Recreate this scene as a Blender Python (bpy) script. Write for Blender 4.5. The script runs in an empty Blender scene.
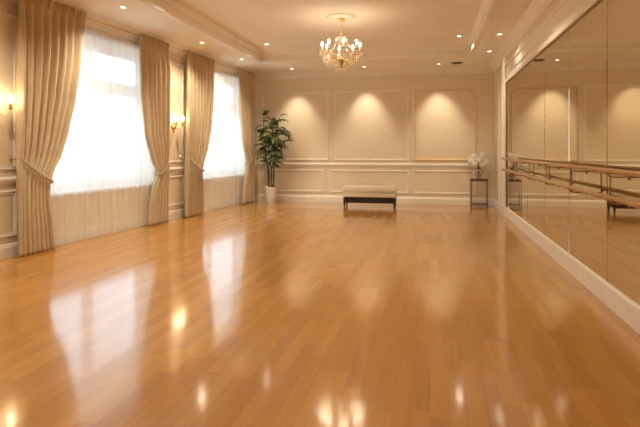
import bpy, bmesh, math, random
from mathutils import Vector, Matrix
random.seed(7)
PI = math.pi
S = bpy.context.scene
COL = S.collection
Vv = Vector

# ------------------------------------------------------------------ materials
def new_mat(name):
    m = bpy.data.materials.new(name); m.use_nodes = True
    nt = m.node_tree
    return m, nt, nt.nodes['Principled BSDF'], nt.nodes['Material Output']

def bump(nt, bs, height_socket, strength=0.1, dist=0.01):
    b = nt.nodes.new('ShaderNodeBump'); b.inputs['Strength'].default_value = strength
    b.inputs['Distance'].default_value = dist
    nt.links.new(height_socket, b.inputs['Height']); nt.links.new(b.outputs[0], bs.inputs['Normal'])

def noise(nt, scale=(1, 1, 1), s=5.0, detail=3.0, coord='Object', rough=0.5):
    tc = nt.nodes.new('ShaderNodeTexCoord'); mp = nt.nodes.new('ShaderNodeMapping')
    mp.inputs['Scale'].default_value = scale
    n = nt.nodes.new('ShaderNodeTexNoise'); n.inputs['Scale'].default_value = s
    n.inputs['Detail'].default_value = detail; n.inputs['Roughness'].default_value = rough
    nt.links.new(tc.outputs[coord], mp.inputs[0]); nt.links.new(mp.outputs[0], n.inputs['Vector'])
    return n

def ramp(nt, fac, c0, c1, p0=0.3, p1=0.7):
    r = nt.nodes.new('ShaderNodeValToRGB')
    r.color_ramp.elements[0].color = (*c0, 1); r.color_ramp.elements[1].color = (*c1, 1)
    r.color_ramp.elements[0].position = p0; r.color_ramp.elements[1].position = p1
    nt.links.new(fac, r.inputs[0]); return r

def simple(name, c, rough=0.5, metal=0.0, var=0.06, scale=(1, 1, 1), s=6.0, bmp=0.0, spec=0.5, coat=0.0):
    m, nt, bs, out = new_mat(name)
    n = noise(nt, scale, s)
    r = ramp(nt, n.outputs[0], tuple(x * (1 - var) for x in c), tuple(min(1, x * (1 + var)) for x in c))
    nt.links.new(r.outputs[0], bs.inputs['Base Color'])
    bs.inputs['Roughness'].default_value = rough; bs.inputs['Metallic'].default_value = metal
    bs.inputs['Specular IOR Level'].default_value = spec
    bs.inputs['Coat Weight'].default_value = coat
    if bmp: bump(nt, bs, n.outputs[0], bmp, 0.003)
    return m

def emit(name, c, strength):
    m, nt, bs, out = new_mat(name)
    bs.inputs['Base Color'].default_value = (0.9, 0.85, 0.75, 1)
    bs.inputs['Emission Color'].default_value = (*c, 1)
    bs.inputs['Emission Strength'].default_value = strength
    return m

WARM = (1.0, 0.87, 0.65)
M = {}
M['wall'] = simple('cream wall paint', (0.80, 0.695, 0.53), 0.55, var=0.02, s=3, spec=0.3)
M['trim'] = simple('off white satin trim paint', (0.86, 0.81, 0.73), 0.35, var=0.02, s=3)
M['ceil'] = simple('matt ceiling paint', (0.86, 0.82, 0.73), 0.8, var=0.02, s=2, spec=0.2)
M['brass'] = simple('aged brass', (0.72, 0.47, 0.18), 0.28, 1.0, var=0.12, s=14)
M['gold'] = simple('pale gold metal', (0.80, 0.60, 0.30), 0.3, 1.0, var=0.08, s=14)
M['bracket'] = simple('bronze bracket metal', (0.42, 0.27, 0.13), 0.35, 0.9, var=0.1, s=20)
M['darkmetal'] = simple('dark bronze metal', (0.16, 0.10, 0.06), 0.35, 0.7, var=0.15, s=20)
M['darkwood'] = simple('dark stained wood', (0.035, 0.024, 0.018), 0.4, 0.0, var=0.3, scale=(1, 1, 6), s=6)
M['barre'] = simple('honey oak rail', (0.42, 0.225, 0.075), 0.28, 0.0, var=0.18, scale=(30, 2, 30), s=2, coat=0.5)
M['uphol'] = simple('cream upholstery', (0.76, 0.67, 0.54), 0.75, var=0.04, s=40, bmp=0.15)
M['pot'] = simple('white glazed ceramic', (0.78, 0.72, 0.64), 0.25, var=0.03, s=5)
M['soil'] = simple('dark potting soil', (0.04, 0.025, 0.015), 0.95, var=0.5, s=40, bmp=0.6)
M['cane'] = simple('green brown cane', (0.10, 0.09, 0.03), 0.5, var=0.35, scale=(1, 1, 8), s=3)
M['leaf'] = simple('dark palm leaf', (0.085, 0.098, 0.022), 0.42, var=0.45, s=7)
M['petal'] = simple('cream white petals', (0.90, 0.84, 0.74), 0.7, var=0.05, s=18)
M['stem'] = simple('cut flower stem green', (0.10, 0.14, 0.04), 0.5, var=0.3, s=9)
M['flowerleaf'] = simple('dark flower leaf', (0.035, 0.04, 0.015), 0.5, var=0.3, s=9)
M['backing'] = simple('dark mirror backing', (0.05, 0.038, 0.025), 0.7, var=0.1)
M['frame'] = simple('white window frame paint', (0.80, 0.80, 0.79), 0.35, var=0.02)
M['vent'] = simple('bronze vent metal', (0.16, 0.10, 0.05), 0.5, 0.3, var=0.1)
M['lamp'] = emit('lit downlight lens', (1.0, 0.84, 0.62), 8)
M['bulb'] = emit('lit candle bulb', (1.0, 0.79, 0.53), 100)
M['shade'] = emit('lit frosted sconce bulb', (1.0, 0.76, 0.46), 38)

def fabric(name, c, transl=0.15, var=0.08):
    m, nt, bs, out = new_mat(name)
    n = noise(nt, (1, 1, 0.12), 60, 2)
    n2 = noise(nt, (1, 1, 0.3), 3, 2)
    r = ramp(nt, n.outputs[0], tuple(x * (1 - var) for x in c), tuple(min(1, x * (1 + var)) for x in c))
    nt.links.new(r.outputs[0], bs.inputs['Base Color'])
    bs.inputs['Roughness'].default_value = 0.55; bs.inputs['Specular IOR Level'].default_value = 0.3
    bs.inputs['Sheen Weight'].default_value = 0.3
    bump(nt, bs, n.outputs[0], 0.08, 0.002)
    t = nt.nodes.new('ShaderNodeBsdfTranslucent'); nt.links.new(r.outputs[0], t.inputs[0])
    mx = nt.nodes.new('ShaderNodeMixShader'); mx.inputs[0].default_value = transl
    nt.links.new(bs.outputs[0], mx.inputs[1]); nt.links.new(t.outputs[0], mx.inputs[2])
    nt.links.new(mx.outputs[0], out.inputs[0])
    return m
M['drape'] = fabric('beige gold satin drape', (0.64, 0.51, 0.335), 0.12)
M['tie'] = fabric('beige gold tieback cloth', (0.48, 0.35, 0.20), 0.05)

def sheer_mat():
    m, nt, bs, out = new_mat('white voile')
    bs.inputs['Base Color'].default_value = (0.95, 0.95, 0.94, 1); bs.inputs['Roughness'].default_value = 0.9
    bs.inputs['Specular IOR Level'].default_value = 0.1
    t = nt.nodes.new('ShaderNodeBsdfTranslucent'); t.inputs[0].default_value = (0.92, 0.93, 0.94, 1)
    tr = nt.nodes.new('ShaderNodeBsdfTransparent'); tr.inputs[0].default_value = (0.97, 0.97, 0.97, 1)
    n = noise(nt, (1, 1, 0.03), 9, 2)
    rr = nt.nodes.new('ShaderNodeMapRange'); rr.inputs[1].default_value = 0.3; rr.inputs[2].default_value = 0.7
    rr.inputs[3].default_value = 0.27; rr.inputs[4].default_value = 0.40
    nt.links.new(n.outputs[0], rr.inputs[0])
    mx = nt.nodes.new('ShaderNodeMixShader'); mx.inputs[0].default_value = 0.52
    nt.links.new(bs.outputs[0], mx.inputs[1]); nt.links.new(t.outputs[0], mx.inputs[2])
    m2 = nt.nodes.new('ShaderNodeMixShader'); nt.links.new(rr.outputs[0], m2.inputs[0])
    nt.links.new(mx.outputs[0], m2.inputs[1]); nt.links.new(tr.outputs[0], m2.inputs[2])
    nt.links.new(m2.outputs[0], out.inputs[0])
    return m
M['sheer'] = sheer_mat()

def pane_mat():
    m, nt, bs, out = new_mat('window glass')
    tr = nt.nodes.new('ShaderNodeBsdfTransparent'); tr.inputs[0].default_value = (0.96, 0.98, 0.98, 1)
    g = nt.nodes.new('ShaderNodeBsdfGlossy'); g.inputs['Roughness'].default_value = 0.02
    mx = nt.nodes.new('ShaderNodeMixShader'); mx.inputs[0].default_value = 0.06
    nt.links.new(tr.outputs[0], mx.inputs[1]); nt.links.new(g.outputs[0], mx.inputs[2])
    nt.links.new(mx.outputs[0], out.inputs[0]); return m
M['pane'] = pane_mat()

def crystal_mat(name, c, mixf=0.35, milk=0.0):
    m, nt, bs, out = new_mat(name)
    tr = nt.nodes.new('ShaderNodeBsdfTransparent'); tr.inputs[0].default_value = (*c, 1)
    g = nt.nodes.new('ShaderNodeBsdfGlossy'); g.inputs['Roughness'].default_value = 0.08
    g.inputs[0].default_value = (1, 0.95, 0.88, 1)
    df = nt.nodes.new('ShaderNodeBsdfDiffuse'); df.inputs[0].default_value = (0.95, 0.9, 0.8, 1)
    gd = nt.nodes.new('ShaderNodeMixShader'); gd.inputs[0].default_value = milk
    nt.links.new(g.outputs[0], gd.inputs[1]); nt.links.new(df.outputs[0], gd.inputs[2]); g = gd
    lw = nt.nodes.new('ShaderNodeLayerWeight'); lw.inputs[0].default_value = mixf
    mx = nt.nodes.new('ShaderNodeMixShader'); nt.links.new(lw.outputs['Facing'], mx.inputs[0])
    nt.links.new(tr.outputs[0], mx.inputs[1]); nt.links.new(g.outputs[0], mx.inputs[2])
    nt.links.new(mx.outputs[0], out.inputs[0]); return m
M['crystal'] = crystal_mat('cut crystal', (0.95, 0.91, 0.84), 0.72, 0.6)
M['vase'] = crystal_mat('smoky glass vase', (0.90, 0.85, 0.76), 0.78, 0.6)

def mirror_mat():
    m, nt, bs, out = new_mat('warm silvered mirror')
    n = noise(nt, (1, 1, 1), 0.6, 1)
    r = ramp(nt, n.outputs[0], (0.675, 0.61, 0.445), (0.695, 0.63, 0.465))
    nt.links.new(r.outputs[0], bs.inputs['Base Color'])
    bs.inputs['Metallic'].default_value = 1; bs.inputs['Roughness'].default_value = 0.015
    return m
M['mirror'] = mirror_mat()

def floor_mat():
    m, nt, bs, out = new_mat('varnished oak strip floor')
    L = nt.links.new
    def mth(op, a, b=None, c=None):
        n = nt.nodes.new('ShaderNodeMath'); n.operation = op
        for i, x in enumerate((a, b, c)):
            if x is None: continue
            if isinstance(x, (int, float)): n.inputs[i].default_value = x
            else: L(x, n.inputs[i])
        return n.outputs[0]
    tc = nt.nodes.new('ShaderNodeTexCoord'); sp = nt.nodes.new('ShaderNodeSeparateXYZ')
    L(tc.outputs['Object'], sp.inputs[0])
    W, LEN = 0.102, 1.05
    xs = mth('DIVIDE', sp.outputs[0], W); row = mth('FLOOR', xs); fx = mth('FRACT', xs)
    wn = nt.nodes.new('ShaderNodeTexWhiteNoise'); wn.noise_dimensions = '1D'; L(row, wn.inputs['W'])
    ys = mth('ADD', mth('DIVIDE', sp.outputs[1], LEN), mth('MULTIPLY', wn.outputs[0], 7.3))
    cell = mth('FLOOR', ys); fy = mth('FRACT', ys)
    cb = nt.nodes.new('ShaderNodeCombineXYZ'); L(row, cb.inputs[0]); L(cell, cb.inputs[1])
    w2 = nt.nodes.new('ShaderNodeTexWhiteNoise'); w2.noise_dimensions = '2D'; L(cb.outputs[0], w2.inputs['Vector'])
    # grain, offset per board
    mp = nt.nodes.new('ShaderNodeVectorMath'); mp.operation = 'MULTIPLY'; mp.inputs[1].default_value = (26, 1.1, 1)
    L(tc.outputs['Object'], mp.inputs[0])
    ad = nt.nodes.new('ShaderNodeVectorMath'); ad.operation = 'ADD'
    sc = nt.nodes.new('ShaderNodeVectorMath'); sc.operation = 'SCALE'; sc.inputs['Scale'].default_value = 31.0
    L(w2.outputs['Color'], sc.inputs[0]); L(mp.outputs[0], ad.inputs[0]); L(sc.outputs[0], ad.inputs[1])
    gn = nt.nodes.new('ShaderNodeTexNoise'); gn.inputs['Scale'].default_value = 1.4; gn.inputs['Detail'].default_value = 5
    gn.inputs['Roughness'].default_value = 0.6
    L(ad.outputs[0], gn.inputs['Vector'])
    tone = mth('ADD', mth('MULTIPLY', w2.outputs['Value'], 0.46), mth('MULTIPLY', gn.outputs[0], 0.66))
    r = nt.nodes.new('ShaderNodeValToRGB'); cr = r.color_ramp
    cr.elements[0].position = 0.1; cr.elements[0].color = (0.315, 0.126, 0.014, 1)
    cr.elements[1].position = 1.0; cr.elements[1].color = (0.53, 0.255, 0.038, 1)
    e = cr.elements.new(0.55); e.color = (0.43, 0.186, 0.022, 1)
    L(tone, r.inputs[0])
    # joints
    ex = mth('MINIMUM', fx, mth('SUBTRACT', 1.0, fx)); ey = mth('MINIMUM', fy, mth('SUBTRACT', 1.0, fy))
    jx = mth('LESS_THAN', mth('MULTIPLY', ex, W), 0.0016); jy = mth('LESS_THAN', mth('MULTIPLY', ey, LEN), 0.0020)
    j = mth('MAXIMUM', jx, jy)
    mx = nt.nodes.new('ShaderNodeMix'); mx.data_type = 'RGBA'
    L(mth('MULTIPLY', j, 0.30), mx.inputs['Factor']); L(r.outputs[0], mx.inputs['A']); mx.inputs['B'].default_value = (0.16, 0.07, 0.02, 1)
    L(mx.outputs['Result'], bs.inputs['Base Color'])
    bs.inputs['Roughness'].default_value = 0.4; bs.inputs['Specular IOR Level'].default_value = 0.15
    bs.inputs['Coat Weight'].default_value = 1.0; bs.inputs['Coat IOR'].default_value = 1.95
    bs.inputs['Coat Roughness'].default_value = 0.11
    # slow waviness of the varnish
    wv = noise(nt, (7, 0.8, 1), 1.2, 2)
    hb = mth('ADD', mth('MULTIPLY', wv.outputs[0], 0.35), mth('ADD', mth('MULTIPLY', w2.outputs['Value'], 0.12), mth('MULTIPLY', j, -0.4)))
    b = nt.nodes.new('ShaderNodeBump'); b.inputs['Strength'].default_value = 0.10; b.inputs['Distance'].default_value = 0.012
    L(hb, b.inputs['Height']); L(b.outputs[0], bs.inputs['Normal']); L(b.outputs[0], bs.inputs['Coat Normal'])
    return m
M['floor'] = floor_mat()

# ------------------------------------------------------------------ mesh builder
class MB:
    def __init__(s): s.v = []; s.f = []; s.sm = []
    def add(s, vs, fs, smooth=False):
        o = len(s.v); s.v += [Vv(p) for p in vs]
        for f in fs: s.f.append([i + o for i in f]); s.sm.append(smooth)
        return s
    def box(s, a, b, mp=None):
        x0, y0, z0 = a; x1, y1, z1 = b
        vs = [(x0, y0, z0), (x1, y0, z0), (x1, y1, z0), (x0, y1, z0), (x0, y0, z1), (x1, y0, z1), (x1, y1, z1), (x0, y1, z1)]
        if mp: vs = [mp(*v) for v in vs]
        return s.add(vs, [(0, 3, 2, 1), (4, 5, 6, 7), (0, 1, 5, 4), (1, 2, 6, 5), (2, 3, 7, 6), (3, 0, 4, 7)])
    def rbox(s, a, b, r=0.02, seg=3):
        bm = bmesh.new(); bmesh.ops.create_cube(bm, size=1)
        c = (Vv(a) + Vv(b)) / 2; d = Vv(b) - Vv(a)
        for v in bm.verts: v.co = Vv((v.co.x * d.x, v.co.y * d.y, v.co.z * d.z)) + c
        bmesh.ops.bevel(bm, geom=bm.edges[:], offset=r, segments=seg, profile=0.5, affect='EDGES')
        bm.verts.index_update()
        s.add([v.co.copy() for v in bm.verts], [[v.index for v in f.verts] for f in bm.faces], True); bm.free(); return s
    def tube(s, pts, r, n=10, caps=True, smooth=True):
        pts = [Vv(p) for p in pts]; R = r if isinstance(r, (list, tuple)) else [r] * len(pts)
        rings = []; up = None
        for i, p in enumerate(pts):
            t = (pts[min(i + 1, len(pts) - 1)] - pts[max(i - 1, 0)]).normalized()
            if up is None:
                up = Vv((0, 0, 1)) if abs(t.z) < 0.9 else Vv((1, 0, 0))
            a = t.cross(up)
            if a.length < 1e-5: a = t.cross(Vv((0, 1, 0)))
            a.normalize(); b = a.cross(t).normalized(); up = b
            rings.append([p + (a * math.cos(2 * PI * k / n) + b * math.sin(2 * PI * k / n)) * R[i] for k in range(n)])
        vs = [q for ring in rings for q in ring]; fs = []
        for i in range(len(pts) - 1):
            for k in range(n):
                k2 = (k + 1) % n
                fs.append((i * n + k, i * n + k2, (i + 1) * n + k2, (i + 1) * n + k))
        if caps:
            fs.append(tuple(range(n))[::-1]); fs.append(tuple((len(pts) - 1) * n + k for k in range(n)))
        return s.add(vs, fs, smooth)
    def lathe(s, prof, c=(0, 0, 0), n=24, axis=None, smooth=True):
        c = Vv(c); vs = []; fs = []
        q = Vv((0, 0, 1)).rotation_difference(Vv(axis)) if axis is not None else None
        for (r, z) in prof:
            for k in range(n):
                p = Vv((r * math.cos(2 * PI * k / n), r * math.sin(2 * PI * k / n), z))
                if q: p = q @ p
                vs.append(c + p)
        for i in range(len(prof) - 1):
            for k in range(n):
                k2 = (k + 1) % n
                fs.append((i * n + k, i * n + k2, (i + 1) * n + k2, (i + 1) * n + k))
        if prof[0][0] > 1e-6: fs.append(tuple(range(n))[::-1])
        if prof[-1][0] > 1e-6: fs.append(tuple((len(prof) - 1) * n + k for k in range(n)))
        return s.add(vs, fs, smooth)
    def ball(s, c, r, n=10, sz=1.0):
        m = max(5, n // 2 + 1)
        return s.lathe([(max(1e-7, r * math.sin(PI * i / m)), -r * sz * math.cos(PI * i / m)) for i in range(m + 1)], c, n)
    def grid(s, P, smooth=True, closed_u=False):   # P[i][j]
        ni, nj = len(P), len(P[0]); vs = [p for row in P for p in row]; fs = []
        for i in range(ni - 1):
            for j in range(nj - (0 if closed_u else 1)):
                j2 = (j + 1) % nj
                fs.append((i * nj + j, i * nj + j2, (i + 1) * nj + j2, (i + 1) * nj + j))
        return s.add(vs, fs, smooth)
    def sweep(s, path, prof, mp, closed=True):
        """path: 2D points on the wall (u,z); prof: (inward offset, height off the wall)."""
        n = len(path); rows = []
        area = sum(path[i][0] * path[(i + 1) % n][1] - path[(i + 1) % n][0] * path[i][1] for i in range(n))
        sg = 1 if area > 0 else -1
        for i in range(n):
            p = Vv(path[i])
            if closed or 0 < i < n - 1:
                d0 = (p - Vv(path[i - 1])).normalized(); d1 = (Vv(path[(i + 1) % n]) - p).normalized()
            elif i == 0: d0 = d1 = (Vv(path[1]) - p).normalized()
            else: d0 = d1 = (p - Vv(path[i - 1])).normalized()
            n0 = Vv((-d0.y, d0.x)) * sg; n1 = Vv((-d1.y, d1.x)) * sg
            b = (n0 + n1).normalized(); k = 1 / max(0.3, b.dot(n0))
            rows.append([mp(p.x + b.x * o * k, p.y + b.y * o * k, h) for (o, h) in prof])
        if closed: rows.append(rows[0])
        return s.grid(rows, False)
    def build(s, name, mat, root=None, parent=None, recalc=True):
        me = bpy.data.meshes.new(name)
        off = Vv(root.location) if root is not None else Vv((0, 0, 0))
        me.from_pydata([tuple(v - off) for v in s.v], [], s.f)
        me.polygons.foreach_set('use_smooth', s.sm)
        bm = bmesh.new(); bm.from_mesh(me)
        bmesh.ops.remove_doubles(bm, verts=bm.verts, dist=1e-6)
        if recalc: bmesh.ops.recalc_face_normals(bm, faces=bm.faces)
        bm.to_mesh(me); bm.free()
        me.materials.append(mat)
        o = bpy.data.objects.new(name, me); COL.objects.link(o)
        p = parent if parent is not None else root
        if p is not None: o.parent = p
        return o

def tag(o, label, cat, group=None):
    o['label'] = label; o['category'] = cat
    if group: o['group'] = group
    return o
def thing(name, label, cat, loc, group=None):
    o = bpy.data.objects.new(name, None); COL.objects.link(o); o.location = loc
    o.empty_display_size = 0.1
    return tag(o, label, cat, group)
def struct(o): o['kind'] = 'structure'; return o
def thick(o, t, off=0):
    md = o.modifiers.new('thickness', 'SOLIDIFY'); md.thickness = t; md.offset = off; return o

# ------------------------------------------------------------------ room dimensions
XR, YB, YF = 1.65, 14.30, -3.0
CZ, TZ = 3.65, 3.90                       # lower ceiling and raised tray
A = Vv((-4.97, 14.30)); B = Vv((-5.60, 6.00))
DK = (B - A).normalized(); NK = Vv((-DK.y, DK.x))
if NK.x < 0: NK = -NK
def LP(k, off, z):
    p = A + DK * k + NK * off
    return Vv((p.x, p.y, z))
KEND = (YF - A.y) / DK.y
def WB(u, z, h): return Vv((u, YB - h, z))       # back wall
def WR(y, z, h): return Vv((XR - h, y, z))       # right wall
def WL(k, z, h): return LP(k, h, z)              # left wall

# floor
fm = MB(); fm.box((-7.0, YF - 0.2, -0.12), (XR + 0.25, YB + 0.25, 0.0))
struct(fm.build('floor', M['floor']))

# walls
WIN = [(4.95, 7.90), (0.62, 3.60)]; ZS, ZT = 0.79, 3.31
wl = MB()
T = 0.42
def lbox(mb, k0, k1, o0, o1, z0, z1):
    return mb.box((k0, o0, z0), (k1, o1, z1), lambda k, o, z: LP(k, o, z))
segs = [(-0.4, 0.62), (3.60, 4.95), (7.90, KEND + 0.3)]
for a, b in segs: lbox(wl, a, b, -T, 0, 0, 4.1)
for a, b in WIN:
    lbox(wl, a, b, -T, 0, 0, ZS); lbox(wl, a, b, -T, 0, ZT, 4.1)
struct(wl.build('wall_left', M['wall']))
wb = MB(); wb.box((-5.5, YB, 0), (XR + 0.25, YB + 0.25, 4.1)); struct(wb.build('wall_back', M['wall']))
wr = MB(); wr.box((XR, YF - 0.2, 0), (XR + 0.25, YB, 4.1)); struct(wr.build('wall_right', M['wall']))
wf = MB(); wf.box((-7.0, YF - 0.2, 0), (XR, YF, 4.1)); struct(wf.build('wall_front', M['wall']))

# ceiling with raised tray
TX0, TX1, TY0, TY1 = -4.15, 0.92, 1.5, 12.5
cm = MB()
cm.box((-7.0, YF - 0.2, CZ), (TX0, YB + 0.2, 4.12)); cm.box((TX1, YF - 0.2, CZ), (XR + 0.2, YB + 0.2, 4.12))
cm.box((TX0, TY1, CZ), (TX1, YB + 0.2, 4.12)); cm.box((TX0, YF - 0.2, CZ), (TX1, TY0, 4.12))
cm.box((TX0, TY0, TZ), (TX1, TY1, 4.12))
struct(cm.build('ceiling', M['ceil']))

# crown mouldings, rails, skirting
def run(mb, p0, p1, mp, prof):
    """prof: (height along z, off wall) between u=p0 and p1"""
    return mb.grid([[mp(u, z, h) for (z, h) in prof] for u in (p0, p1)], False)
crown_p = [(CZ - 0.17, 0), (CZ - 0.17, 0.02), (CZ - 0.145, 0.03), (CZ - 0.12, 0.035), (CZ - 0.09, 0.06), (CZ - 0.055, 0.11),
           (CZ - 0.04, 0.13), (CZ - 0.03, 0.135), (CZ - 0.012, 0.16), (CZ, 0.165)]
t = MB(); run(t, -0.2, KEND, WL, crown_p); run(t, -5.2, XR, WB, crown_p); run(t, YF, YB, WR, crown_p)
struct(t.build('trim_1', M['trim']))
# tray edge moulding
pr = [(0.0, TZ - 0.10), (0.015, TZ - 0.10), (0.02, TZ - 0.08), (0.05, TZ - 0.03), (0.07, TZ - 0.015), (0.075, TZ)]
t = MB()
rows = []
for (x, y, dx, dy) in [(TX0, TY0, 1, 1), (TX1, TY0, -1, 1), (TX1, TY1, -1, -1), (TX0, TY1, 1, -1), (TX0, TY0, 1, 1)]:
    rows.append([Vv((x + dx * o, y + dy * o, z)) for (o, z) in pr])
t.grid(rows, False)
rows = []
pr2 = [(-0.07, CZ), (-0.065, CZ - 0.02), (-0.03, CZ - 0.025), (0.02, CZ - 0.02), (0.03, CZ + 0.0), (0.03, CZ + 0.06), (0.015, CZ + 0.08), (0.0, CZ + 0.085)]
for (x, y, dx, dy) in [(TX0, TY0, 1, 1), (TX1, TY0, -1, 1), (TX1, TY1, -1, -1), (TX0, TY1, 1, -1), (TX0, TY0, 1, 1)]:
    rows.append([Vv((x + dx * o, y + dy * o, z)) for (o, z) in pr2])
t.grid(rows, False)
struct(t.build('trim_2', M['trim']))
bb = [(0, 0.022), (0.13, 0.022), (0.145, 0.016), (0.165, 0.012), (0.18, 0)]
t = MB()
for a, b in ((0.0, KEND),): run(t, a, b, WL, bb)
struct(t.build('baseboard_left', M['trim']))
t = MB(); run(t, -5.0, XR, WB, bb); struct(t.build('baseboard_back', M['trim']))
t = MB(); run(t, YF, YB, WR, bb); struct(t.build('baseboard_right', M['trim']))
rail_p = [(0.985, 0), (0.985, 0.012), (1.0, 0.02), (1.02, 0.022), (1.03, 0.035), (1.055, 0.038), (1.065, 0.024), (1.075, 0.02), (1.085, 0)]
t = MB(); run(t, -5.0, 1.25, WB, rail_p)
struct(t.build('trim_3', M['trim']))
t = MB()
for a, b in ((0.0, 0.62), (3.60, 4.95), (7.90, KEND)): run(t, a, b, WL, rail_p)
struct(t.build('trim_4', M['trim']))
# panel mouldings
pp = [(0, 0), (0, 0.012), (0.012, 0.02), (0.024, 0.018), (0.03, 0.010), (0.042, 0.014), (0.05, 0.008), (0.05, 0)]
def rect(u0, u1, z0, z1): return [(u0, z0), (u1, z0), (u1, z1), (u0, z1)]
def rect_r(u0, u1, z0, z1, r):
    c = [(u0, z0), (u1, z0)]
    for i in range(9):
        a = PI / 2 * i / 8
        c.append((u1 - r + r * math.cos(a), z1 - r + r * math.sin(a)))
    c.append((u0, z1)); return c
t = MB()
t.sweep(rect(-4.73, -2.78, 1.16, 3.09), pp, WB)
t.sweep(rect(-2.62, -0.56, 1.16, 3.09), pp, WB)
for u0, u1 in ((-4.73, -2.93), (-2.76, -0.56), (-0.44, 1.20)): t.sweep(rect(u0, u1, 0.27, 0.90), pp, WB)
struct(t.build('trim_6', M['trim']))
t = MB(); pg = [(0, 0), (0, 0.022), (0.02, 0.034), (0.04, 0.03), (0.05, 0.016), (0.06, 0.014), (0.06, 0)]
t.sweep(rect_r(-0.44, 1.20, 1.16, 3.08, 0.24), pg, WB); struct(t.build('trim_5', simple('pale gilded moulding', (0.80, 0.66, 0.45), 0.3, 0.35)))
t = MB()
for u0, u1 in ((3.84, 4.66), (8.16, 10.1), (10.3, 13.0), (13.2, 16.6)):
    t.sweep(rect(u0, u1, 1.18, 3.30), pp, WL); t.sweep(rect(u0, u1, 0.27, 0.90), pp, WL)
struct(t.build('trim_8', M['trim']))

# right wall: casing pilaster, mouldings above the mirror, plinth below it
MY0, MY1, MZ0, MZ1 = 1.27, 11.88, 0.205, 2.90
t = MB()
t.box((XR - 0.055, MY1 + 0.03, 0), (XR, MY1 + 0.42, CZ - 0.16))
t.box((XR - 0.075, MY1 + 0.01, 0), (XR, MY1 + 0.44, 0.22))
t.box((XR - 0.030, 13.2, 0.2), (XR, 13.26, CZ - 0.18)); t.box((XR - 0.03, 12.7, 0.2), (XR, 12.74, CZ - 0.18))
struct(t.build('trim_9', M['trim']))
t = MB()
run(t, YF, MY1 + 0.02, WR, [(2.905, 0), (2.925, 0.04), (2.965, 0.05), (2.985, 0.04), (2.99, 0.02), (3.08, 0.02), (3.09, 0.034), (3.115, 0.034), (3.125, 0.012), (3.26, 0.012),
                     (3.27, 0.03), (3.29, 0.045), (3.32, 0.045), (3.335, 0.02), (3.34, 0)])
struct(t.build('trim_10', M['trim']))
t = MB()
run(t, YF, MY1 + 0.03, WR, [(0, 0.038), (0.18, 0.038), (0.195, 0.034), (0.204, 0.026), (0.2045, 0)])
struct(t.build('trim_11', M['trim']))
t = MB()
t.box((XR - 0.012, MY0, MZ0), (XR, MY1, MZ1)); struct(t.build('trim_12', M['backing']))
t = MB()
t.box((XR - 0.035, MY1, MZ0), (XR, MY1 + 0.03, MZ1 + 0.03)); t.box((XR - 0.035, MY0, MZ1), (XR, MY1, MZ1 + 0.025))
struct(t.build('trim_13', simple('bronze mirror edging', (0.30, 0.19, 0.09), 0.35, 0.7)))

# windows
def window(idx, k0, k1):
    root = bpy.data.objects.new('window_%d' % idx, None); COL.objects.link(root); struct(root)
    root.location = LP((k0 + k1) / 2, -0.3, ZS)
    f = MB(); o0, o1 = -0.36, -0.29; w = 0.09
    lbox(f, k0, k0 + w, o0, o1, ZS, ZT); lbox(f, k1 - w, k1, o0, o1, ZS, ZT)
    lbox(f, k0 + w, k1 - w, o0, o1, ZS, ZS + w); lbox(f, k0 + w, k1 - w, o0, o1, ZT - w, ZT)
    mid = (k0 + k1) / 2; tz = 2.58
    lbox(f, mid - 0.06, mid + 0.06, o0 + .001, o1 + 0.02, ZS + w, ZT - w)
    lbox(f, k0 + w, k1 - w, o0 + .002, o1 + 0.01, tz - 0.06, tz + 0.06)
    for a, b in ((k0 + w, mid - 0.06), (mid + 0.06, k1 - w)):
        for z0, z1 in ((ZS + w, tz - 0.06), (tz + 0.06, ZT - w)):
            s = 0.055; c0, c1 = o0 + 0.01, o1 - 0.005
            lbox(f, a, a + s, c0, c1, z0, z1); lbox(f, b - s, b, c0, c1, z0, z1)
            lbox(f, a + s, b - s, c0, c1, z0, z0 + s); lbox(f, a + s, b - s, c0, c1, z1 - s, z1)
    f.build('window_frame', M['frame'], root)
    for a, b in ((k0 + w, mid - 0.06), (mid + 0.06, k1 - w)):
        for z0, z1 in ((ZS + w, tz - 0.06), (tz + 0.06, ZT - w)):
            p = MB(); lbox(p, a + 0.05, b - 0.05, -0.335, -0.329, z0 + 0.05, z1 - 0.05); p.build('pane', M['pane'], root)
    s = MB(); lbox(s, k0 - 0.04, k1 + 0.04, -0.288, 0.035, ZS - 0.035, ZS + 0.006); s.build('window_sill', M['frame'], root)
    # daylight portal in the opening
    ld = bpy.data.lights.new('daylight opening', 'AREA'); ld.shape = 'RECTANGLE'; ld.size = k1 - k0; ld.size_y = ZT - ZS
    lo = bpy.data.objects.new('daylight_opening', ld); COL.objects.link(lo)
    p = LP((k0 + k1) / 2, -T - 0.02, (ZS + ZT) / 2)
    zax = Vv((-NK.x, -NK.y, 0)); xax = Vv((DK.x, DK.y, 0)); yax = zax.cross(xax)
    if yax.z < 0: xax = -xax; yax = zax.cross(xax)
    lo.matrix_world = Matrix(((xax.x, yax.x, zax.x, p.x), (xax.y, yax.y, zax.y, p.y), (xax.z, yax.z, zax.z, p.z), (0, 0, 0, 1)))
    ld.cycles.is_portal = True
window(1, *WIN[0]); window(2, *WIN[1])

# ------------------------------------------------------------------ curtains
def interp(tab, z):
    for (z0, k0), (z1, k1) in zip(tab, tab[1:]):
        if z0 <= z <= z1:
            t = (z - z0) / (z1 - z0); t = t * t * (3 - 2 * t) * 0.35 + t * 0.65
            return k0 + (k1 - k0) * t
    return tab[0][1] if z < tab[0][0] else tab[-1][1]

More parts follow.
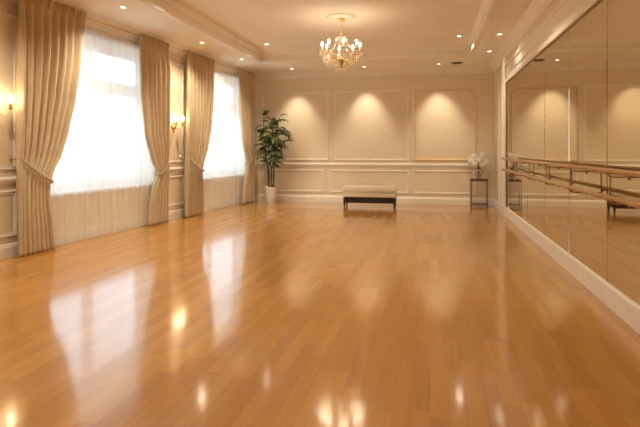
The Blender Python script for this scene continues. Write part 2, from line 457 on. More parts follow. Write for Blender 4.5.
ZTOP = 3.60
def drape(label, outer_t, inner_t, tie_out, tie_in, npl, seed, ztop=ZTOP):
    rnd = random.Random(seed)
    ko0 = interp(outer_t, 0)
    root = thing('drape', label, 'curtain', LP(ko0, 0.16, 0), 'beige drapes tied back at the windows')
    ph = [rnd.uniform(-0.6, 0.6) for _ in range(npl + 2)]; am = [rnd.uniform(0.7, 1.25) for _ in range(npl + 2)]
    NS = npl * 10; zs = []
    z = 0.012
    while z < ztop: zs.append(z); z += 0.045
    zs.append(ztop)
    kt, zt = tie_in
    def surf(s, z):
        a, b = interp(outer_t, z), interp(inner_t, z)
        u = s * npl; i = int(u); fr = u - i
        i = min(i, npl); phs = ph[i] * (1 - fr) + ph[min(i + 1, npl + 1)] * fr
        ampl = am[i] * (1 - fr) + am[min(i + 1, npl + 1)] * fr
        q = max(0, min(1, (ztop - z) / 0.5)); head = 1 - q
        squeeze = math.exp(-((z - (tie_out[1] * (1 - s) + zt * s)) / 0.16) ** 2)
        amp = (0.055 * ampl) * (1 - 0.55 * head) * (1 - 0.35 * squeeze) * (0.75 + 0.25 * min(1, z / 1.0))
        w = math.sin(2 * PI * u + phs * q + 0.25 * math.sin(2.1 * z + seed))
        w = w * (1 - 0.25 * head) + 0.28 * math.sin(4 * PI * u + seed + 1.3 * z) * q
        fade = min(1, s / 0.04, (1 - s) / 0.04) if True else 1
        k = a + (b - a) * s + 0.012 * math.cos(2 * PI * u + seed) * fade * (1 - head)
        off = 0.165 + amp * w + 0.03 * squeeze * s
        return k, off
    P = [[LP(*surf(j / NS, z), z) for j in range(NS + 1)] for z in zs]
    m = MB(); m.grid(P); cl = m.build('curtain_cloth', M['drape'], root, recalc=False); thick(cl, 0.006)
    # pinch pleat heading band
    for i in range(npl):
        h = MB(); s = (i + 0.25) / npl; k, off = surf(s, ztop - 0.04)
        for dd in (-0.016, 0.0, 0.016):
            h.tube([LP(k + dd, off + 0.008, ztop - 0.005), LP(k + dd * 0.6, off + 0.022 - abs(dd) * .4, ztop - 0.06), LP(k + dd * 0.5, off + 0.014, ztop - 0.10), LP(k + dd * 1.5, off + 0.004, ztop - 0.17)], [0.010, 0.013, 0.010, 0.003], 6)
        h.build('pinch_pleat', M['drape'], root)
    # tieback band around the cloth
    rows = []; n = 26; hw = 0.030
    loop = [(0.03 + 0.95 * i / n, 1) for i in range(n + 1)] + [(0.98 - 0.95 * i / n, -1) for i in range(n + 1)]
    for (s, side) in loop:
        zc = tie_out[1] * (1 - s) + zt * s - 0.05 * math.sin(PI * s) * 0.8
        k, off = surf(s, zc); kk = k
        e = 0.006 if s in (0.0, 1.0) else 0
        kk += (e if s == 0 else -e) * (1 if interp(outer_t, zc) > interp(inner_t, zc) else -1)
        base = 0.165 + 0.03 * s + side * (0.040 + 0.026 * min(1, (s - 0.03) / 0.12))
        rows.append([LP(kk, base, zc + hw * q * (0.8 + 0.3 * math.sin(PI * s))) for q in (-1, -0.5, 0, 0.5, 1)])
    rows.append(rows[0])
    tb = MB(); tb.grid(rows); o = tb.build('tieback', M['tie'], root, recalc=False); thick(o, 0.008)
    hk = MB(); kk = interp(outer_t, tie_out[1])
    sgn = 1 if interp(outer_t, 1) > interp(inner_t, 1) else -1
    hk.lathe([(0.001, 0), (0.03, 0.002), (0.03, 0.008), (0.01, 0.014), (0.01, 0.07), (0.018, 0.076), (0.015, 0.086), (0.001, 0.09)],
             LP(kk - sgn * 0.035, 0.0, tie_out[1]), 14, (NK.x, NK.y, 0))
    o = hk.build('tieback_hook', M['brass'], root); o['label'] = 'small brass tieback hook'
    return root

drape('widest beige pleated drape, left of the nearer window, beside the edge lamp',
      [(0, 8.29), (1.3, 8.30), (3.7, 8.28)],
      [(0, 7.64), (0.35, 7.68), (0.71, 7.75), (0.97, 7.77), (1.12, 7.71), (1.38, 7.54), (1.74, 7.39), (2.27, 7.23), (2.85, 7.10), (3.7, 7.00)], (8.30, 1.33), (7.77, 0.99), 8, 1, 3.63)
drape('beige pleated drape right of the nearer window, between sheer curtain and double wall sconce',
      [(0, 4.73), (1.3, 4.71), (3.7, 4.69)],
      [(0, 5.32), (0.45, 5.26), (0.72, 5.17), (0.96, 5.08), (1.1, 5.12), (1.24, 5.21), (1.75, 5.43), (2.54, 5.57), (3.7, 5.62)], (4.71, 1.25), (5.08, 0.98), 6, 2)
drape('beige pleated drape left of the farther window, next to the double wall sconce',
      [(0, 4.03), (1.3, 3.99), (3.7, 3.95)],
      [(0, 3.26), (0.5, 3.30), (0.97, 3.37), (1.12, 3.30), (1.5, 3.09), (1.97, 2.90), (2.7, 2.77), (3.7, 2.69)], (3.99, 1.3), (3.37, 0.98), 8, 3)
drape('beige pleated drape in the far corner, beside the tall potted palm',
      [(0, 0.46), (1.3, 0.43), (3.7, 0.38)],
      [(0, 1.18), (0.6, 1.06), (1.05, 0.90), (1.3, 0.97), (1.69, 1.15), (2.62, 1.31), (3.7, 1.38)], (0.43, 1.3), (0.90, 1.07), 6, 4)

def sheer(label, k0, k1, seed):
    rnd = random.Random(seed)
    root = thing('sheer_curtain', label, 'curtain', LP((k0 + k1) / 2, 0.07, 0), 'white sheer curtains at the windows')
    N = int((k1 - k0) / 0.018); zt = 3.40; zs = [0.012 + (zt - 0.012) * i / 40 for i in range(41)]
    ws = [(rnd.uniform(34, 44), rnd.uniform(0, 6)), (rnd.uniform(58, 72), rnd.uniform(0, 6)), (rnd.uniform(17, 22), rnd.uniform(0, 6))]
    P = []
    for z in zs:
        row = []
        for j in range(N + 1):
            k = k0 + (k1 - k0) * j / N
            a = 0.55 + 0.45 * (1 - z / zt)
            off = 0.064 + 1.05 * a * (0.017 * math.sin(ws[0][0] * k + ws[0][1] + 0.3 * math.sin(z)) + 0.004 * math.sin(ws[1][0] * k + ws[1][1]) + 0.010 * math.sin(ws[2][0] * k + ws[2][1] + 0.2 * z))
            row.append(LP(k, off, z))
        P.append(row)
    m = MB(); m.grid(P); m.build('voile_panel', M['sheer'], root, recalc=False)
    m = MB(); m.grid([[LP(k0 + (k1 - k0) * j / N, 0.062 + sd * 0.012 + 0.006 * math.sin(90 * (k0 + (k1 - k0) * j / N)), z) for j in range(N + 1)] for (z, sd) in ((zt - 0.09, 1), (zt - 0.05, 1.5), (zt, 1.2), (zt + 0.012, 0), (zt, -1.2), (zt - 0.05, -1.5), (zt - 0.09, -1))])
    m.build('gathered_heading', M['sheer'], root, recalc=False)
    m = MB(); m.tube([LP(k0 - 0.02, 0.062, zt - 0.02), LP(k1 + 0.02, 0.062, zt - 0.02)], 0.008, 8)
    for k in (k0 - 0.015, (k0 + k1) / 2, k1 + 0.015): m.tube([LP(k, 0, zt - 0.02), LP(k, 0.066, zt - 0.02)], 0.006, 8)
    m.build('curtain_wire', M['trim'], root)
sheer('long white sheer curtain hanging to the floor over the nearer window', 4.85, 8.02, 5)
sheer('long white sheer curtain hanging to the floor over the farther window', 0.52, 3.76, 6)

def rod(label, k0, k1):
    zr = 3.50 + 0.075
    root = thing('curtain_rod', label, 'curtain rod', LP((k0 + k1) / 2, 0.10, zr), 'slim gold curtain rods')
    m = MB(); m.tube([LP(k0, 0.10, zr), LP(k1, 0.10, zr)], 0.009, 10); m.build('rod', M['gold'], root)
    for k in (k0, k1):
        e = MB(); e.ball(LP(k, 0.10, zr), 0.018, 12); e.build('finial', M['gold'], root)
    for k in (k0 + 0.12, (k0 + k1) / 2, k1 - 0.12):
        b = MB(); b.tube([LP(k, 0, zr), LP(k, 0.10, zr)], 0.006, 8); b.lathe([(0.022, 0), (0.022, 0.006), (0.001, 0.008)], LP(k, 0, zr), 12, (NK.x, NK.y, 0))
        b.tube([LP(k, 0.10, zr), LP(k, 0.10, zr - 0.04)], 0.004, 6)
        b.build('bracket', M['gold'], root)
rod('slim gold curtain rod under the crown moulding over the nearer window', 4.64, 8.34)
rod('slim gold curtain rod under the crown moulding over the farther window', 0.33, 4.02)

# ------------------------------------------------------------------ wall sconces
def sconce(label, k, z):
    root = thing('wall_sconce', label, 'wall lamp', LP(k, 0, z), 'brass candle wall lamps')
    b = MB()
    b.lathe([(0.001, 0), (0.058, 0.0), (0.06, 0.010), (0.045, 0.018), (0.03, 0.024), (0.022, 0.045), (0.026, 0.055), (0.012, 0.068), (0.001, 0.07)], LP(k, 0, z), 20, (NK.x, NK.y, 0))
    b.lathe([(0.001, -0.14), (0.012, -0.13), (0.02, -0.11), (0.012, -0.09), (0.03, -0.05), (0.036, -0.02), (0.02, 0.01), (0.014, 0.06), (0.02, 0.085), (0.001, 0.11)], LP(k, 0.03, z), 16)
    b.build('backplate', M['brass'], root)
    for sd in (-1, 1):
        a = MB(); pts = []
        for i in range(13):
            q = i / 12
            pts.append(LP(k + sd * 0.12 * math.sin(q * PI / 2) ** 0.8, 0.05 + 0.11 * math.sin(q * PI / 2), z - 0.02 - 0.05 * math.sin(q * PI) + 0.05 * q))
        a.tube(pts, 0.008, 10); o = a.build('arm', M['brass'], root)
        e = pts[-1]
        c = MB(); c.lathe([(0.004, -0.012), (0.012, -0.004), (0.038, 0.008), (0.042, 0.014), (0.012, 0.012), (0.010, 0.016)], e, 18)
        c.build('drip_pan', M['brass'], root, o)
        c = MB(); c.lathe([(0.016, 0.012), (0.016, 0.085), (0.012, 0.088)], e, 14); c.build('candle_sleeve', M['brass'], root, o)
        c = MB(); c.lathe([(0.012, 0.086), (0.022, 0.10), (0.029, 0.125), (0.029, 0.15), (0.023, 0.175), (0.013, 0.19), (0.001, 0.20)], e, 14)
        o2 = c.build('bulb', M['shade'], root, o); o2['label'] = 'lit frosted bulb'
sconce('brass two-arm wall lamp at the left edge, left of the widest drape', 8.53, 1.96)
sconce('brass two-arm wall lamp on the panel between the two windows', 4.255, 1.94)

# ------------------------------------------------------------------ downlights
def spot(name, p, watts, angle=100, blend=0.9, r=0.03, c=WARM):
    ld = bpy.data.lights.new(name, 'SPOT'); ld.energy = watts; ld.spot_size = math.radians(angle); ld.spot_blend = blend
    ld.shadow_soft_size = r; ld.color = c
    lo = bpy.data.objects.new(name, ld); COL.objects.link(lo); lo.location = p
    return lo
dl_ring = dl_lens = None
def downlight(x, y, z, label, watts=60, angle=136, group='recessed ceiling downlights', tilt=0):
    global dl_ring, dl_lens
    root = thing('ceiling_downlight', label, 'ceiling light', (x, y, z), group)
    if dl_ring is None:
        m = MB(); m.lathe([(0.062, 0.0), (0.062, -0.004), (0.055, -0.009), (0.043, -0.010), (0.040, -0.004), (0.040, 0.0)], (x, y, z), 28)
        dl_ring = m.build('trim_ring', M['trim'], root)
        m = MB(); m.lathe([(0.041, -0.002), (0.034, -0.006), (0.02, -0.009), (0.0001, -0.010)], (x, y, z), 24)
        dl_lens = m.build('lens', M['lamp'], root); dl_lens['label'] = 'glowing lens'
    else:
        for o in (dl_ring, dl_lens):
            c = o.copy(); COL.objects.link(c); c.parent = root
    s = spot('downlight_beam', (0, 0, -0.03), watts, angle); s.parent = root; s.rotation_euler[0] = math.radians(tilt)
BK, SF, SR, TR = 98, 128, 22, 122
downlight(-3.66, 13.62, CZ, 'small recessed downlight near the back wall, leftmost of three, above the palm side panel', BK, 62, tilt=18)
downlight(-1.70, 13.66, CZ, 'small recessed downlight near the back wall, middle of three, above the bench', BK, 62, tilt=18)
downlight(0.22, 13.62, CZ, 'small recessed downlight near the back wall, beside the round ceiling vent', BK, 62, tilt=18)
downlight(-4.62, 7.2, CZ, 'small recessed downlight in the lowered ceiling above the nearer window', SF)
downlight(-4.56, 9.9, CZ, 'small recessed downlight in the lowered ceiling above the drape of the farther window', SF)
downlight(-4.46, 11.9, CZ, 'small recessed downlight in the lowered ceiling above the farther window, closest to its far corner', SF)
downlight(-3.69, 11.5, TZ, 'small recessed downlight in the raised ceiling, left of the chandelier', TR)
downlight(0.61, 11.55, TZ, 'small recessed downlight in the raised ceiling, right of the chandelier', TR)
downlight(1.29, 10.35, CZ, 'small recessed downlight above the mirror wall, nearer of the two', SR)
downlight(1.29, 12.1, CZ, 'small recessed downlight above the mirror wall, farther of the two', 10)
near = 'added unseen fill downlight in the nearer part of the ceiling'  # extra lamps out of view, added to fill light on the near floor
for x, y, z, w in ((-3.69, 7.4, TZ, TR), (0.61, 7.4, TZ, TR), (-3.69, 3.4, TZ, 80), (0.61, 3.4, TZ, 75), (-1.5, 4.6, TZ, 90), (-1.5, 0.6, CZ, 70), (-4.75, 5.0, CZ, 120), (-4.8, 2.4, CZ, 120)):
    downlight(x, y, z, near, w, group='added fill downlights of the nearer ceiling')

# round vent
root = thing('ceiling_vent', 'round bronze air vent in the ceiling near the back wall, right of the three downlights', 'vent', (0.66, 13.55, CZ))
m = MB(); m.lathe([(0.15, 0), (0.15, -0.006), (0.125, -0.016), (0.115, -0.012), (0.115, 0)], (0.66, 13.55, CZ), 32); m.build('vent_ring', M['vent'], root)
m = MB()
for r in (0.095, 0.065, 0.035): m.lathe([(r, -0.002), (r + 0.01, -0.016), (r - 0.012, -0.020), (r - 0.014, -0.006)], (0.66, 13.55, CZ), 32)
m.lathe([(0.0001, -0.001), (0.114, -0.001), (0.114, 0)], (0.66, 13.55, CZ), 32)
m.build('louvre', M['vent'], root)

# ------------------------------------------------------------------ chandelier
CX, CY = -1.60, 9.45
root = thing('chandelier', 'gold and crystal chandelier with lit candle bulbs hanging from the raised ceiling', 'chandelier', (CX, CY, TZ))
def C(r, a, z): return Vv((CX + r * math.cos(a), CY + r * math.sin(a), z))
m = MB(); m.lathe([(0.27, 0), (0.27, -0.012), (0.25, -0.022), (0.235, -0.014), (0.21, -0.016), (0.19, -0.03), (0.165, -0.032), (0.15, -0.02), (0.09, -0.02), (0.08, -0.034), (0.0001, -0.036)], (CX, CY, TZ), 48)
m.build('ceiling_rose', M['trim'], root)
m = MB(); m.lathe([(0.075, -0.034), (0.078, -0.045), (0.06, -0.06), (0.03, -0.085), (0.012, -0.095), (0.0001, -0.1)], (CX, CY, TZ), 28); m.build('canopy', M['gold'], root)
m = MB(); m.tube([(CX, CY, TZ - 0.09), (CX, CY, TZ - 0.34)], 0.006, 10)
for i in range(8): m.ball((CX, CY, TZ - 0.11 - i * 0.03), 0.010, 10)
m.build('rod', M['gold'], root)
m = MB(); m.lathe([(0.012, 3.56), (0.03, 3.55), (0.045, 3.53), (0.03, 3.50), (0.018, 3.47), (0.035, 3.42), (0.045, 3.37), (0.03, 3.31), (0.02, 3.27), (0.05, 3.22), (0.075, 3.18), (0.05, 3.13)], (CX, CY, 0), 20)
m.build('column', M['crystal'], root)
m = MB(); m.lathe([(0.02, 3.16), (0.06, 3.13), (0.07, 3.11), (0.06, 3.085), (0.045, 3.06), (0.035, 3.03), (0.022, 3.00), (0.03, 2.985), (0.022, 2.965), (0.0001, 2.95)], (CX, CY, 0), 24)
m.build('bowl', M['brass'], root)
def drop(mb, p, s=1.0):
    mb.ball(p - Vv((0, 0, 0.006 * s)), 0.006 * s, 6)
    mb.lathe([(0.0001, -0.012 * s), (0.012 * s, -0.03 * s), (0.014 * s, -0.04 * s), (0.0001, -0.075 * s)], p, 6, smooth=False)
NA = 8
for i in range(NA):
    a = 2 * PI * (i + 0.35) / NA
    pts = []
    for j in range(17):
        q = j / 16
        r = 0.08 + 0.27 * q
        z = 3.13 - 0.085 * math.sin(q * PI * 0.9) + 0.15 * q ** 2.4
        pts.append(C(r, a, z))
    m = MB(); m.tube(pts, 0.0065, 8); arm = m.build('arm', M['gold'], root)
    e = pts[-1]
    m = MB(); m.lathe([(0.006, -0.006), (0.02, 0.0), (0.05, 0.012), (0.052, 0.016), (0.015, 0.01), (0.012, 0.02)], e, 18); m.build('drip_pan', M['crystal'], root, arm)
    m = MB(); m.lathe([(0.013, 0.01), (0.013, 0.10), (0.009, 0.104)], e, 12); m.build('candle_sleeve', M['trim'], root, arm)
    m = MB(); m.lathe([(0.008, 0.10), (0.014, 0.115), (0.017, 0.132), (0.013, 0.155), (0.006, 0.175), (0.0001, 0.185)], e, 10)
    o = m.build('bulb', M['bulb'], root, arm); o['label'] = 'lit candle bulb'
    m = MB()
    for q in range(6):
        b = 2 * PI * q / 6; drop(m, e + Vv((0.048 * math.cos(b), 0.048 * math.sin(b), 0.012)), 1.35)
    m.build('pan_crystals', M['crystal'], root, arm)
    # bead swag to the next arm and from the arm up to the column
    a2 = 2 * PI * (i + 1.35) / NA
    m = MB()
    for j in range(1, 14):
        q = j / 14; aa = a + (a2 - a) * q
        m.ball(C(0.35 - 0.03 * math.sin(PI * q), aa, e.z - 0.005 - 0.10 * math.sin(PI * q)), 0.011, 6)
        if j % 3 == 1: drop(m, C(0.35 - 0.03 * math.sin(PI * q), aa, e.z - 0.012 - 0.10 * math.sin(PI * q)), 1.3)
    mid = C(0.32, (a + a2) / 2, e.z - 0.11); drop(m, mid, 1.2)
    m.build('bead_swag', M['crystal'], root); m = MB()
    for j in range(1, 15):
        q = j / 15
        m.ball(C(0.335 - 0.30 * q, a, e.z + 0.01 + (3.54 - e.z) * q ** 1.7 - 0.02 * math.sin(PI * q)), 0.008, 6)
    m.build('bead_chain', M['crystal'], root)
    m = MB(); am_ = (a + a2) / 2
    for j in range(1, 10):
        q = j / 10
        m.ball(C(0.30 - 0.24 * q, am_, 3.13 - 0.15 * math.sin(q * PI / 2) ** 1.3), 0.012, 6)
        if j % 2: drop(m, C(0.30 - 0.24 * q, am_, 3.12 - 0.15 * math.sin(q * PI / 2) ** 1.3), 1.3)
    m.build('basket_strand', M['crystal'], root)
m = MB(); m.tube([C(0.10, 2 * PI * k / 32, 3.52) for k in range(33)], 0.006, 6)
for k in range(12): drop(m, C(0.10, 2 * PI * k / 12, 3.515), 1.0)
for k in range(4): m.tube([C(0.02, PI / 2 * k, 3.53), C(0.10, PI / 2 * k, 3.52)], 0.004, 6)
m.build('crown_ring', M['crystal'], root)
m = MB(); m.tube([(CX, CY, 2.955), (CX, CY, 2.93)], 0.003, 6); m.ball((CX, CY, 2.905), 0.03, 12); m.build('pendant', M['crystal'], root)

# ------------------------------------------------------------------ bench
bx0, bx1, by0, by1 = -2.18, -0.82, 13.0, 13.5
root = thing('bench', 'long low cream upholstered bench on short dark legs against the back wall', 'bench', ((bx0 + bx1) / 2, (by0 + by1) / 2, 0))
m = MB(); m.rbox((bx0, by0, 0.392), (bx1, by1, 0.525), 0.035, 4); m.build('seat_cushion', M['uphol'], root)
m = MB(); m.rbox((bx0 + 0.012, by0 + 0.012, 0.262), (bx1 - 0.012, by1 - 0.012, 0.40), 0.012, 2); m.build('upholstered_base', M['uphol'], root)
m = MB()
for z in (0.395, 0.52):
    i = 0.004 if z < 0.4 else 0.012
    m.tube([(bx0 + .03, by0 + i, z), (bx1 - .03, by0 + i, z)], 0.006, 6); m.tube([(bx0 + i, by0 + .03, z), (bx0 + i, by1 - .03, z)], 0.006, 6); m.tube([(bx1 - i, by0 + .03, z), (bx1 - i, by1 - .03, z)], 0.006, 6)
m.build('piping', M['uphol'], root)
m = MB(); m.box((bx0 + 0.05, by0 + 0.05, 0.11), (bx1 - 0.05, by1 - 0.05, 0.264)); m.build('underframe_shadow', M['darkwood'], root)  # recessed dark box deepened to stand in for the shadow beneath the bench
for x in (bx0 + 0.055, bx1 - 0.055):
    for y in (by0 + 0.055, by1 - 0.055):
        m = MB(); m.lathe([(0.018, 0), (0.02, 0.01), (0.032, 0.16), (0.034, 0.20), (0.034, 0.24)], (x, y, 0), 14); m.build('leg', M['darkwood'], root)

# ------------------------------------------------------------------ console table, vase, flowers
tx0, tx1, ty0, ty1, tz = 1.02, 1.44, 13.72, 14.08, 0.71
root = thing('side_table', 'small dark metal side table with thin legs in the right back corner', 'table', ((tx0 + tx1) / 2, (ty0 + ty1) / 2, 0))
m = MB(); m.rbox((tx0, ty0, tz - 0.022), (tx1, ty1, tz), 0.006, 2); m.build('tabletop', M['darkmetal'], root)
m = MB()
for (a, b) in (((tx0 + .012, ty0 + .012), (tx1 - .012, ty0 + .012)), ((tx0 + .012, ty1 - .012), (tx1 - .012, ty1 - .012)), ((tx0 + .012, ty0 + .012), (tx0 + .012, ty1 - .012)), ((tx1 - .012, ty0 + .012), (tx1 - .012, ty1 - .012))):
    m.tube([(*a, tz - 0.05), (*b, tz - 0.05)], 0.008, 8)
    m.tube([(*a, 0.07), (*b, 0.07)], 0.008, 8)
m.build('frame_rail', M['darkmetal'], root)
m = MB(); m.box((tx0 + .015, ty0 + .015, 0.068), (tx1 - .015, ty1 - .015, 0.078)); m.build('shelf', M['darkmetal'], root)
for x in (tx0 + .014, tx1 - .014):
    for y in (ty0 + .014, ty1 - .014):
        m = MB(); m.tube([(x, y, 0), (x, y, tz - 0.02)], 0.0085, 10); m.build('leg', M['darkmetal'], root)
vx, vy = 1.22, 13.90
root = thing('vase', 'round-bellied smoky glass vase on the small side table', 'vase', (vx, vy, tz))
m = MB()
prof = [(0.0001, 0.0), (0.06, 0.0), (0.068, 0.012), (0.055, 0.03), (0.075, 0.07), (0.11, 0.14), (0.12, 0.19), (0.105, 0.25), (0.07, 0.30), (0.058, 0.335), (0.07, 0.37), (0.08, 0.385),
        (0.076, 0.385), (0.064, 0.368), (0.052, 0.335), (0.064, 0.30), (0.099, 0.25), (0.114, 0.19), (0.104, 0.14), (0.069, 0.075), (0.0001, 0.06)]
m.lathe([(r_ * 1.25, z_ * 0.86) for r_, z_ in prof], (vx, vy, tz), 28); m.build('glass_body', M['vase'], root)
root = thing('flower_bouquet', 'bunch of round cream white flowers standing in the vase on the side table', 'flowers', (vx, vy, tz + 0.1))
fr = random.Random(3)
heads = [(-0.20, -0.05, 0.49, 0.105), (0.0, -0.12, 0.53, 0.11), (0.19, -0.06, 0.50, 0.11), (-0.12, 0.02, 0.64, 0.105), (0.08, -0.02, 0.68, 0.10), (0.21, 0.05, 0.61, 0.09),
         (-0.02, 0.10, 0.60, 0.10), (-0.23, 0.07, 0.58, 0.085), (0.11, -0.13, 0.42, 0.09), (-0.11, -0.13, 0.43, 0.085)]
for (dx, dy, dz, r) in heads:
    dx *= 0.84; dz = 0.55 + (dz - 0.55) * 0.9; r *= 0.95
    c = Vv((vx + dx, vy + dy, 0.635 + dz))
    st = MB(); st.tube([(vx + dx * 0.08, vy + dy * 0.08, tz + 0.09), (vx + dx * 0.16, vy + dy * 0.16, tz + 0.29), c - Vv((dx * 0.2, dy * 0.2, 0.05)), c], 0.006, 6)
    st.build('stem', M['stem'], root)
    m = MB(); m.ball(c, r * 0.82, 14); n = 70
    for i in range(n):
        z = 1 - 2 * (i + 0.5) / n; ph = i * 2.39996; q = math.sqrt(1 - z * z)
        nr = Vv((q * math.cos(ph), q * math.sin(ph), z)); rr = r * fr.uniform(0.9, 1.08)
        ta = nr.orthogonal().normalized(); tb = nr.cross(ta); sz = r * 0.27; r0 = fr.uniform(0, PI)
        for k in range(4):
            b = r0 + k * PI / 2; d = ta * math.cos(b) + tb * math.sin(b); e = nr.cross(d)
            p = c + nr * rr
            m.add([p, p + d * sz * 0.6 + e * sz * 0.45 + nr * 0.006, p + d * sz * 1.05, p + d * sz * 0.6 - e * sz * 0.45 + nr * 0.006], [(0, 1, 2, 3)], True)
    m.build('flower_head', M['petal'], root)
for i in range(9):
    a = i * 0.7 + 0.3; m = MB(); L = 0.17
    d = Vv((math.cos(a), math.sin(a), 0)); sd = Vv((-d.y, d.x, 0)); p0 = Vv((vx, vy, tz + 0.34))
    P = []
    for j in range(6):
        q = j / 5; w = 0.045 * math.sin(PI * min(1, q * 0.95 + 0.05)) + 0.002
        p = p0 + d * (0.05 + L * q) + Vv((0, 0, 0.06 * math.sin(q * 2.2) - 0.02 * q))
        P.append([p - sd * w + Vv((0, 0, .01)), p, p + sd * w + Vv((0, 0, .01))])
    m.grid(P); o = m.build('leaf', M['flowerleaf'], root, recalc=False); thick(o, 0.002)
m = MB(); m.ball((vx, vy - 0.02, tz + 0.41), 0.10, 10, 0.9); m.build('leaf_cluster', M['flowerleaf'], root)

# ------------------------------------------------------------------ potted palm
px, py = -4.27, 13.68
root = thing('potted_palm', 'tall dark green bamboo palm in a white tapered pot in the left back corner', 'plant', (px, py, 0))
m = MB(); m.lathe([(0.0001, 0), (0.115, 0), (0.12, 0.01), (0.15, 0.25), (0.165, 0.41), (0.172, 0.43), (0.172, 0.445), (0.155, 0.445), (0.15, 0.40), (0.0001, 0.395)], (px, py, 0), 32)
m.build('pot', M['pot'], root)
m = MB(); m.lathe([(0.152, 0.396), (0.15, 0.41), (0.09, 0.425), (0.0001, 0.43)], (px, py, 0), 24); m.build('soil', M['soil'], root)
pr_ = random.Random(12)
canes = []
for i in range(7):
    a = 2 * PI * i / 7 + pr_.uniform(-.3, .3); r0 = 0.05 + 0.03 * (i % 2)
    top = [2.34, 1.90, 2.22, 1.86, 2.30, 2.02, 2.14][i]; lean = pr_.uniform(0.08, 0.24)
    b0 = Vv((px + r0 * math.cos(a), py + r0 * math.sin(a), 0.40)); t1 = b0 + Vv((lean * math.cos(a), lean * math.sin(a) * 0.6, top - 0.40))
    pts = [b0.lerp(t1, q / 10) + Vv((0.012 * math.sin(q * 1.3 + i), 0.012 * math.cos(q * 1.1 + i), 0)) for q in range(11)]
    rr = [(0.015 - 0.0006 * q) * (1.18 if q % 2 == 0 else 1) for q in range(11)]
    m = MB(); m.tube(pts, rr, 8); m.build('cane', M['cane'], root); canes.append(pts)
def frond(base, az, ln, rise, droop, nl=14):
    m = MB(); d = Vv((math.cos(az), math.sin(az), 0)); sd = Vv((-d.y, d.x, 0)); pts = []
    for j in range(13):
        q = j / 12
        pts.append(base + d * ln * (q * (1 - 0.12 * q)) + Vv((0, 0, ln * (rise * q - droop * q * q))))
    m.tube(pts, [0.006 * (1 - 0.8 * j / 12) + 0.001 for j in range(13)], 5)
    for j in range(nl):
        q = 0.22 + 0.78 * j / (nl - 1); f = q * 12; i0 = min(11, int(f)); p = pts[i0].lerp(pts[i0 + 1], f - i0)
        tg = (pts[min(12, i0 + 1)] - pts[i0]).normalized()
        for s in ((-1, 1) if j < nl - 1 else (0,)):
            L = ln * pr_.uniform(0.30, 0.44) * (1 - 0.35 * abs(q - 0.5)); W = 0.0175 * pr_.uniform(0.85, 1.25)
            ld = (tg * (0.75 if s else 1) + sd * s * pr_.uniform(0.7, 1.0) + Vv((0, 0, pr_.uniform(-0.15, 0.12)))).normalized()
            up = ld.cross(sd if not s else tg).normalized()
            if up.z < 0: up = -up
            sv = ld.cross(up).normalized(); P = []
            for kx in range(6):
                t_ = kx / 5; w = W * (math.sin(PI * (0.08 + 0.92 * t_)) ** 0.8 if t_ < 1 else 0.02)
                c = p + ld * L * t_ + Vv((0, 0, -0.35 * L * t_ * t_))
                P.append([c - sv * w + up * w * 0.35, c, c + sv * w + up * w * 0.35])
            m.grid(P)
    o = m.build('frond', M['leaf'], root, recalc=False)
for ci, pts in enumerate(canes):
    nf = 13
    for j in range(nf):
        q = 1 - 0.05 * j * (1.05 if ci % 2 == 0 else 0.85); f = q * 10; i0 = min(9, int(f)); p = pts[i0].lerp(pts[i0 + 1], f - i0)
        az = 2.4 * j + ci * 1.35 + pr_.uniform(-.3, .3)
        rise = 1.15 if j == 0 else pr_.uniform(0.45, 0.95); droop = pr_.uniform(0.45, 0.8)
        hh = max(0.0, 1 - ((p.z + 0.1 - 1.80) / 0.82) ** 2) ** 0.5
        d = Vv((math.cos(az), math.sin(az)))
        R_ = 0.63 * hh if d.x > 0 else 0.36 * hh
        if d.y > 0: R_ = R_ * (1 - 0.45 * d.y)
        ln = max(0.27, (R_ - (p.xy - Vv((px, py))).dot(d)) * 1.0) * pr_.uniform(0.8, 1.05)
        frond(p, az, min(ln, 0.55), rise, droop)
for (ci, z, az) in ((1, 0.45, 3.3), (3, 0.5, -0.3), (5, 0.42, 0.2), (0, 0.40, -2.6)):
    pts = canes[ci]; f = z * 10; i0 = int(f); frond(pts[i0].lerp(pts[i0 + 1], f - i0), az, 0.34, 0.5, 0.7, 8)

# ------------------------------------------------------------------ mirror panels
seams = [MY1, 10.79, 9.43, 8.07, 6.71, 5.35, 3.99, 2.63, MY0]
names = ['tall wall mirror panel farthest from the viewer, beside the pilaster', 'tall wall mirror panel second from the far end of the mirror wall', 'tall wall mirror panel third from the far end of the mirror wall',
         'tall wall mirror panel fourth from the far end of the mirror wall', 'tall wall mirror panel fifth from the far end of the mirror wall', 'tall wall mirror panel at the right edge, sixth from the far end',
         'tall wall mirror panel seventh from the far end, past the right edge', 'tall wall mirror panel nearest to the viewer, past the right edge']
for i, lb in enumerate(names):
    y1, y0 = seams[i] - 0.004, seams[i + 1] + 0.004
    m = MB()
    bm = bmesh.new()
    x0, x1 = XR - 0.020, XR - 0.0125; b = 0.010
    vs = [(x1, y0, MZ0), (x1, y1, MZ0), (x1, y1, MZ1), (x1, y0, MZ1), (x0 + .003, y0, MZ0), (x0 + .003, y1, MZ0), (x0 + .003, y1, MZ1), (x0 + .003, y0, MZ1),
          (x0, y0 + b, MZ0 + b), (x0, y1 - b, MZ0 + b), (x0, y1 - b, MZ1 - b), (x0, y0 + b, MZ1 - b)]
    m.add(vs, [(0, 1, 2, 3), (0, 4, 5, 1), (1, 5, 6, 2), (2, 6, 7, 3), (3, 7, 4, 0), (4, 8, 9, 5), (5, 9, 10, 6), (6, 10, 11, 7), (7, 11, 8, 4), (8, 11, 10, 9)])
    bm.free()
    tag(m.build('mirror_panel', M['mirror']), lb, 'mirror', 'mirror panels of the right wall')

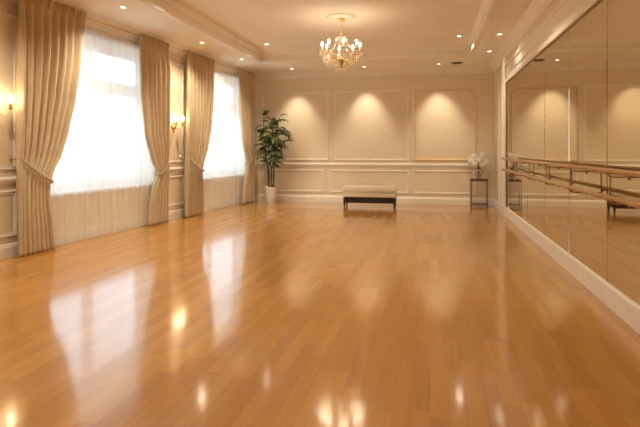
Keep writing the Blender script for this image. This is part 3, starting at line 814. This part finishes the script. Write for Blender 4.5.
# ------------------------------------------------------------------ ballet barre
bx = 1.465
root = thing('ballet_barre', 'double wooden ballet barre on metal brackets along the mirror wall', 'ballet barre', (bx, 6.5, 0))
for z, lb in ((1.275, 'upper wooden rail'), (1.05, 'lower wooden rail')):
    m = MB(); m.tube([(bx, 1.3, z), (bx, 1.32, z), (bx, 11.3, z), (bx, 11.33, z)], [0.013, 0.0225, 0.0225, 0.013], 16)
    o = m.build('rail', M['barre'], root); o['label'] = lb
for y in [q * 0.895 for q in seams[1:-1]]:
    m = MB()
    xw = XR - 0.0203
    for z in (1.275, 1.05):
        m.tube([(xw, y, z - 0.05), (bx + 0.06, y, z - 0.055), (bx + 0.01, y, z - 0.045), (bx, y, z - 0.02)], 0.007, 8)
        m.lathe([(0.03, 0), (0.03, 0.006), (0.012, 0.012)], (xw, y, z - 0.05), 14, (-1, 0, 0))
        m.tube([(bx, y - 0.035, z - 0.027), (bx, y + 0.035, z - 0.027)], 0.008, 6)
    m.tube([(bx + 0.02, y, 1.225), (bx + 0.02, y, 1.0)], 0.007, 8)
    m.build('bracket', M['bracket'], root)

# ------------------------------------------------------------------ world: bright overcast daylight outside
w = bpy.data.worlds.new('overcast sky'); S.world = w; w.use_nodes = True
nt = w.node_tree; bg = nt.nodes['Background']
tc = nt.nodes.new('ShaderNodeTexCoord'); sp = nt.nodes.new('ShaderNodeSeparateXYZ'); nt.links.new(tc.outputs['Generated'], sp.inputs[0])
r = nt.nodes.new('ShaderNodeValToRGB'); nt.links.new(sp.outputs[2], r.inputs[0])
mr = nt.nodes.new('ShaderNodeMapRange'); mr.inputs[1].default_value = -0.5; mr.inputs[2].default_value = 0.6
nt.links.new(sp.outputs[2], mr.inputs[0]); nt.links.new(mr.outputs[0], r.inputs[0])
r.color_ramp.elements[0].color = (0.62, 0.66, 0.70, 1); r.color_ramp.elements[0].position = 0.25
r.color_ramp.elements[1].color = (0.70, 0.86, 1.0, 1); r.color_ramp.elements[1].position = 0.6
nt.links.new(r.outputs[0], bg.inputs[0]); bg.inputs[1].default_value = 3.5

# ------------------------------------------------------------------ camera
cd = bpy.data.cameras.new('camera'); cam = bpy.data.objects.new('camera', cd); COL.objects.link(cam)
f = 520.0; cd.sensor_fit = 'HORIZONTAL'; cd.sensor_width = 36; cd.lens = f * 36 / 640
cd.shift_y = -(213.5 - 150.0) / 640.0
cd.clip_start = 0.05; cd.clip_end = 200
cam.location = (0, 0, 1.45); cam.rotation_euler = (PI / 2, 0, math.atan(110 / f))
S.camera = cam

S.view_settings.view_transform = 'Standard'; S.view_settings.look = 'None'
S.view_settings.gamma = 1; S.view_settings.use_curve_mapping = False
S.view_settings.exposure = 0.34
try:
    S.cycles.use_denoising = True; S.cycles.denoiser = 'OPENIMAGEDENOISE'
except Exception: pass
S.cycles.max_bounces = 12; S.cycles.diffuse_bounces = 6; S.cycles.glossy_bounces = 5
S.cycles.transparent_max_bounces = 16; S.cycles.transmission_bounces = 6
S.cycles.sample_clamp_indirect = 6; S.cycles.caustics_reflective = True
S.cycles.use_light_tree = True
